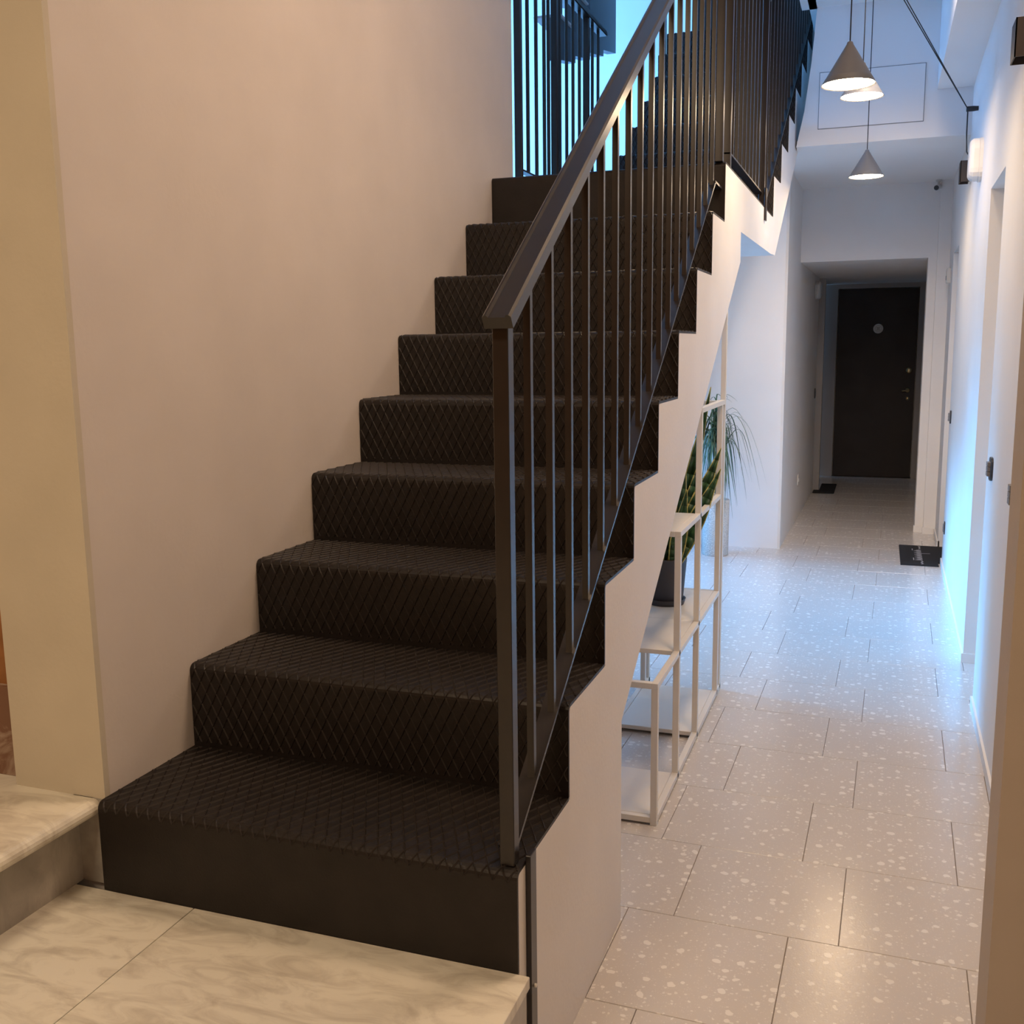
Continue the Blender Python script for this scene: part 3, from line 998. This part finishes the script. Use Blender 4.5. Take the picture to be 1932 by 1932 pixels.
SO = SHZ + 0.172
for bx, by, tx, ty, tz, w, fx, fy in (
        (.79, 2.36, .965, 2.40, .752, .062, .4, -1), (.80, 2.34, .972, 2.36, .675, .055, .3, -1),
        (.775, 2.40, .905, 2.50, .985, .042, .5, -1), (.77, 2.36, .835, 2.36, .80, .058, .2, -1),
        (.75, 2.37, .80, 2.38, .86, .060, -.1, -1), (.785, 2.39, .88, 2.46, .72, .050, .6, -1),
        (.735, 2.36, .70, 2.33, .74, .055, -.3, -1), (.74, 2.41, .72, 2.50, .80, .055, .1, -1), (.80, 2.33, .855, 2.28, .60, .050, .2, -1)):
    snake_leaf((bx, by, SO), (tx, ty, tz), w, (fx, fy, 0.25), 0.012)

# long-leaved plant in a speckled planter on the floor behind the shelves
dc = Vector((0.47, 5.70, ZF))
dp = thing('potted_ponytail_plant', dc, 'ponytail plant with long thin drooping leaves in a tall speckled planter on the floor', 'plant')
mb = MB(); mb.lathe([(0.0, 0.0), (0.088, 0.0), (0.092, 0.006), (0.094, 0.40), (0.090, 0.405), (0.082, 0.40), (0.080, 0.36), (0.0, 0.36)], dc, 40)
mb.build('planter', M['planter'], dp, dc)
mb = MB(); mb.lathe([(0.080, 0.362), (0.04, 0.372), (0.0, 0.375)], dc, 24); mb.build('soil', M['soil'], dp, dc)
mb = MB(); mb.tube([dc + Vector((0, 0, .36)), dc + Vector((.005, 0, .45)), dc + Vector((.012, .004, .62)), dc + Vector((.02, .0, .84))], [.045, .032, .02, .015], 12)
mb.build('trunk', M['bark'], dp, dc)


def strap(base, dirxy, reach, rise, drop, width):
    mb = MB()
    n = 12
    rows = []
    d = Vector((cos(dirxy), sin(dirxy), 0))
    s_ = Vector((-sin(dirxy), cos(dirxy), 0))
    for i in range(n + 1):
        t = i / n
        x = reach * (t if t < .55 else .55 + (t - .55) * .75)
        z = rise * sin(min(1.0, t * 1.9) * pi / 2) - drop * max(0, t - 0.28) ** 1.6
        w = width * (1 - t ** 2.2) + 0.0008
        c = base + d * x + Vector((0, 0, z)) + s_ * 0.02 * sin(t * 3 + dirxy * 5)
        rows.append([c - s_ * w / 2 + Vector((0, 0, w * .2)), c, c + s_ * w / 2 + Vector((0, 0, w * .2))])
    for i in range(n):
        for j in range(2):
            mb.add([rows[i][j], rows[i][j + 1], rows[i + 1][j + 1], rows[i + 1][j]], [(0, 1, 2, 3)], 0, True)
    mb.build('leaf', M['thin_leaf'], dp, base, fix=False)


top = dc + Vector((.0, 0, .90))
for k in range(130):
    a = k * 2.39996 + random.uniform(-.25, .25)
    inner = k % 3 != 0
    strap(top + Vector((random.uniform(-.03, .03), random.uniform(-.03, .03), random.uniform(-.16, .05))), a,
          random.uniform(.08, .20) if inner else random.uniform(.2, .36), random.uniform(.05, .16),
          random.uniform(.45, .85) if inner else random.uniform(.5, 1.0), random.uniform(.008, .016))
for k in range(9):
    strap(top + Vector((0, 0, .02)), k * .7, random.uniform(.05, .12), random.uniform(.16, .24), .05, .010)
strap(top + Vector((-.04, 0, .10)), -0.1, .20, .16, .10, .014)
strap(top, 0.1, .34, .16, .80, .008)
strap(top, -0.35, .37, .15, .95, .010)
strap(top, -0.15, .40, .13, .85, .008)

# ------------------------------------------------------------------ pendant lamps
LAMPS = [((1.382, 2.62, 2.114), 'nearest cone pendant lamp, the largest in view, overlapping the one behind it'),
         ((1.404, 3.72, 2.302), 'middle cone pendant lamp, half hidden behind the nearest one'),
         ((1.415, 4.93, 2.111), 'farthest cone pendant lamp hanging alone below the hatch')]
RL, HL = 0.099, 0.155


def make_lamp(loc, label):
    t = thing('pendant_lamp', loc, label, 'lamp', 'cone pendant lamps in the corridor')
    L = Vector(loc)
    mb = MB()
    mb.lathe([(RL, 0.0), (0.013, HL - .012), (0.010, HL - .003), (0.004, HL), (0.0, HL)], L, 48)
    mb.lathe([(RL, 0.0), (RL - .003, 0.001), (RL - .004, 0.008), (0.011, HL - .018)], L, 48)
    mb.build('shade', M['lamp_shade'], t, L, fix=False)
    mb = MB(); mb.lathe([(0.0, 0.0), (RL - .006, 0.0)], L + Vector((0, 0, .003)), 48, smooth=False)
    me_o = mb.build('diffuser', M['lamp_glow'], t, L, fix=False)
    mb = MB(); mb.tube([L + Vector((0, 0, HL - .002)), (L.x, L.y, (2.352 if False else CEIL) - .02)], 0.0024, 6)
    mb.build('cord', M['cord'], t, L)
    mb = MB(); mb.lathe([(0.0, 0.0), (0.03, 0.0), (0.032, -.02), (0.0, -.022)], (L.x, L.y, CEIL), 24)
    mb.build('ceiling_rose', M['cord'], t, (L.x, L.y, CEIL))
    return t


for loc, lb_ in LAMPS:
    make_lamp(loc, lb_)
# taut cables from the wall to the ceiling
wm = Vector((1.955, 4.62, 2.385))
cb = thing('lamp_cable', wm, 'pair of taut black lamp cables running from a wall mount up to the ceiling', 'cable')
mb = MB(); mb.lathe([(0.0, -.035), (0.014, -.035), (0.014, 0.0), (0.012, .024)], (1.953, 4.62, 2.385), 16, axis='x'); mb.build('wall_mount', M['cord'], cb, wm)
for dx, dy in ((0.0, 0.0), (0.012, -0.06)):
    mb = MB(); mb.tube([(1.925, 4.62, 2.385), (1.238 + dx, 3.23 + dy, CEIL - .02)], 0.0026, 6); mb.build('cable', M['cord'], cb, wm)
mb = MB(); mb.tube([(1.925, 4.62, 2.385), (1.926, 4.62, 2.25), (1.930, 4.60, 2.16), (1.962, 4.50, 2.08)], 0.0035, 6); mb.build('feed_cable', M['cord'], cb, wm)
mb = MB(); mb.lathe([(0.0, 0.0), (0.03, 0.0), (0.032, -.02), (0.0, -.022)], (1.244, 3.2, CEIL), 20); mb.build('ceiling_hook', M['cord'], cb, wm)


# ------------------------------------------------------------------ fixtures on the walls
def capsule(mb, x0, x1, yc, zc, hy, hz, r, inset):
    """rounded box standing proud of a wall in -x (x1 on the wall)"""
    def ring(x, k):
        out = []
        for cy_, cz_, a0 in ((1, 1, 0), (-1, 1, 90), (-1, -1, 180), (1, -1, 270)):
            for j in range(5):
                t = radians(a0 + 22.5 * j)
                out.append((x, yc + cy_ * (hy - r) + (r - k) * cos(t), zc + cz_ * (hz - r) + (r - k) * sin(t)))
        return out
    s = 1 if x1 > x0 else -1
    mb.loft([ring(x1, 0), ring(x0 + s * inset, 0), ring(x0 + s * inset * .35, inset * .4), ring(x0, inset)], smooth=False)


def emergency(loc, label, sgn=-1, hy=0.075, hz=0.105, dep=0.062):
    t = thing('emergency_light', loc, label, 'lamp')
    x, y, z = loc
    mb = MB(); capsule(mb, x + sgn * .018, x, y, z, hy, hz, min(hy, hz) * .8, .004); mb.build('base', M['white_plastic'], t, loc)
    mb = MB(); capsule(mb, x + sgn * dep, x + sgn * .018, y, z, hy * .97, hz * .97, min(hy, hz) * .75, .02); mb.build('cover', M['white_plastic'], t, loc)


emergency((rw(4.15), 4.15, 2.045), 'oval white emergency light on the right wall above the first doorway')
emergency((0.931, 8.72, 1.65), 'oval white emergency light on the left wall of the dark passage', 1, .13, .085, .05)


def sconce(loc, label):
    t = thing('wall_sconce', loc, label, 'lamp', 'square dark wall sconces')
    x, y, z = loc
    s, hz, dp_ = 0.055, 0.058, 0.062
    mb = MB(); mb.cbox(x - .012, x, y - s, y + s, z - hz, z + hz, .002); mb.build('back_plate', M['white_metal'], t, loc)
    mb = MB()
    w = .004
    mb.box(x - dp_, x - dp_ + w, y - s, y + s, z - hz, z + hz)
    mb.box(x - dp_, x - .012, y - s, y - s + w, z - hz, z + hz)
    mb.box(x - dp_, x - .012, y + s - w, y + s, z - hz, z + hz)
    mb.build('housing', M['door'], t, loc)
    mb = MB(); mb.box(x - dp_ + w, x - .012, y - s + w, y + s - w, z - .004, z + .004); mb.build('divider', M['grey_plastic'], t, loc)


sconce((rw(2.12), 2.12, 2.085), 'dark square wall sconce high on the right wall at the photo edge')
sconce((rw(4.95), 4.95, 2.105), 'dark square wall sconce farther along the right wall, behind the white emergency light')


def switch(name, loc, label, hy, hz, dep, m, cat='switch'):
    t = thing(name, loc, label, cat)
    x, y, z = loc
    mb = MB(); capsule(mb, x - dep * .45, x, y, z, hy, hz, min(hy, hz) * .55, .002); mb.build('plate', m, t, loc)
    mb = MB()
    for k in (-1, 0, 1):
        mb.cbox(x - dep, x - dep * .4, y - hy * .55 + k * hy * .0, y + hy * .55, z + k * hz * .42 - hz * .19, z + k * hz * .42 + hz * .19, .001)
    mb.build('rocker', M['grey_plastic'], t, loc)


switch('light_switch', (rw(1.83), 1.83, 0.683), 'black light switch nearest the viewer on the right wall', .042, .05, .020, M['dark_plastic'])
switch('light_switch', (rw(2.62), 2.62, 0.672), 'black light switch beside the near edge of the first doorway', .042, .044, .020, M['dark_plastic'])
switch('light_switch', (rw(5.60), 5.60, 0.667), 'small black switch halfway up the blue-lit wall before the second doorway', .035, .042, .018, M['dark_plastic'])
switch('wall_socket', (rw(5.60), 5.60, -0.066), 'small black socket low on the blue-lit wall before the second doorway', .035, .042, .012, M['dark_plastic'], 'socket')
t = thing('light_switch', (0.933, 9.04, 0.658), 'black switch on the left wall deep in the passage', 'switch')
mb = MB(); capsule(mb, .943, .933, 9.04, .658, .035, .05, .02, .002); mb.build('plate', M['dark_plastic'], t, (0.933, 9.04, .658))
mb = MB(); mb.cbox(.943, .948, 9.02, 9.06, .63, .686, .001); mb.build('rocker', M['grey_plastic'], t, (0.933, 9.04, .658))
t = thing('wall_socket', (0.912, 7.41, -0.01), 'small white socket low on the left corridor wall', 'socket')
mb = MB(); capsule(mb, .920, .911, 7.41, -.01, .035, .05, .02, .002); mb.build('plate', M['white_plastic'], t, (0.911, 7.41, -.01))
mb = MB(); mb.lathe([(0.0, 0.0), (.016, 0.0), (.016, .003)], (.920, 7.41, -.01), 16, axis='x'); mb.build('outlet', M['white_metal'], t, (0.92, 7.41, -.01))
t = thing('sensor_box', (rw(6.7), 6.70, 1.63), 'small white box on the right wall past the second doorway', 'sensor')
mb = MB(); mb.cbox(rw(6.7) - .03, rw(6.7), 6.66, 6.74, 1.575, 1.685, .004); mb.build('housing', M['white_plastic'], t, (rw(6.7), 6.7, 1.63))
mb = MB(); mb.cbox(rw(6.7) - .033, rw(6.7) - .028, 6.68, 6.72, 1.60, 1.63, .001); mb.build('lens', M['grey_plastic'], t, (rw(6.7), 6.7, 1.63))

# security camera under the low ceiling
cc = Vector((1.885, 6.95, 2.35))
t = thing('security_camera', cc, 'small white security camera below the ceiling corner over the passage', 'camera')
mb = MB(); mb.lathe([(0.0, 0.0), (.022, 0.0), (.022, -.012), (.008, -.016), (.008, -.035)], (1.897, 6.95, 2.352), 16); mb.build('bracket', M['white_plastic'], t, cc)
A, B = Vector((1.903, 6.965, 2.305)), Vector((1.880, 6.895, 2.288))
mb = MB(); mb.tube([A, A + (B - A) * .1, B], [.016, .021, .021], 16); mb.build('body', M['white_plastic'], t, cc)
mb = MB(); mb.tube([B - (B - A).normalized() * .002, B + (B - A).normalized() * .004], .0175, 16); mb.build('lens', M['dark_plastic'], t, cc)

# ------------------------------------------------------------------ doormats
dm = thing('doormat', (1.86, 6.04, ZF), 'black doormat with grey script in front of the second right-hand doorway', 'doormat')
mb = MB()
mb.loft([[(1.728, 5.682, ZF), (1.972, 5.682, ZF), (1.972, 5.79, ZF), (2.06, 5.79, ZF), (2.06, 6.395, ZF), (1.728, 6.402, ZF)],
         [(1.730, 5.684, ZF + .008), (1.970, 5.684, ZF + .008), (1.970, 5.792, ZF + .008), (2.058, 5.792, ZF + .008), (2.058, 6.393, ZF + .008), (1.730, 6.400, ZF + .008)]])
mb.build('pile', M['mat_black'], dm, (1.86, 6.04, ZF))
mb = MB()


def stroke(pts, w=0.006):
    for a, b in zip(pts[:-1], pts[1:]):
        mb.bar((a[0], a[1], ZF + .0083), (b[0], b[1], ZF + .0083), w, .0008, Vector((0, 0, 1)).cross(Vector((b[0] - a[0], b[1] - a[1], 0))) if (a != b) else Vector((1, 0, 0)))


def sx(x, y):                 # local print frame: text runs across the mat's depth
    return (1.862 + x, 6.04 + y)


stroke([sx(.0, -.33), sx(.012, -.31), sx(.0, -.28), sx(.012, -.25), sx(.004, -.22)], .008)
stroke([sx(-.002, .33), sx(.012, .31), sx(.002, .28), sx(.01, .25), sx(.0, .22)], .008)
for k in range(6):            # row of joined script letters
    y = -.20 + k * .066
    stroke([sx(.012, y), sx(-.035, y + .012), sx(.012, y + .028), sx(-.02, y + .04), sx(.012, y + .058)], .006)
stroke([sx(-.045, -.2), sx(-.045, -.12)], .006)
stroke([sx(-.045, .16), sx(-.045, .22)], .006)
stroke([sx(.012, .05), sx(.07, .055)], .008)
mb.build('print', M['mat_print'], dm, (1.86, 6.04, ZF + .008))
dm2 = thing('doormat', (1.04, 9.4, ZF), 'plain dark doormat against the left wall deep in the passage', 'doormat')
mb = MB(); mb.cbox(.945, 1.155, 9.05, 9.245, ZF, ZF + .01, .003); mb.cbox(1.0, 1.155, 9.24, 9.76, ZF, ZF + .01, .003); mb.build('pile', M['mat_black'], dm2, (1.04, 9.4, ZF))
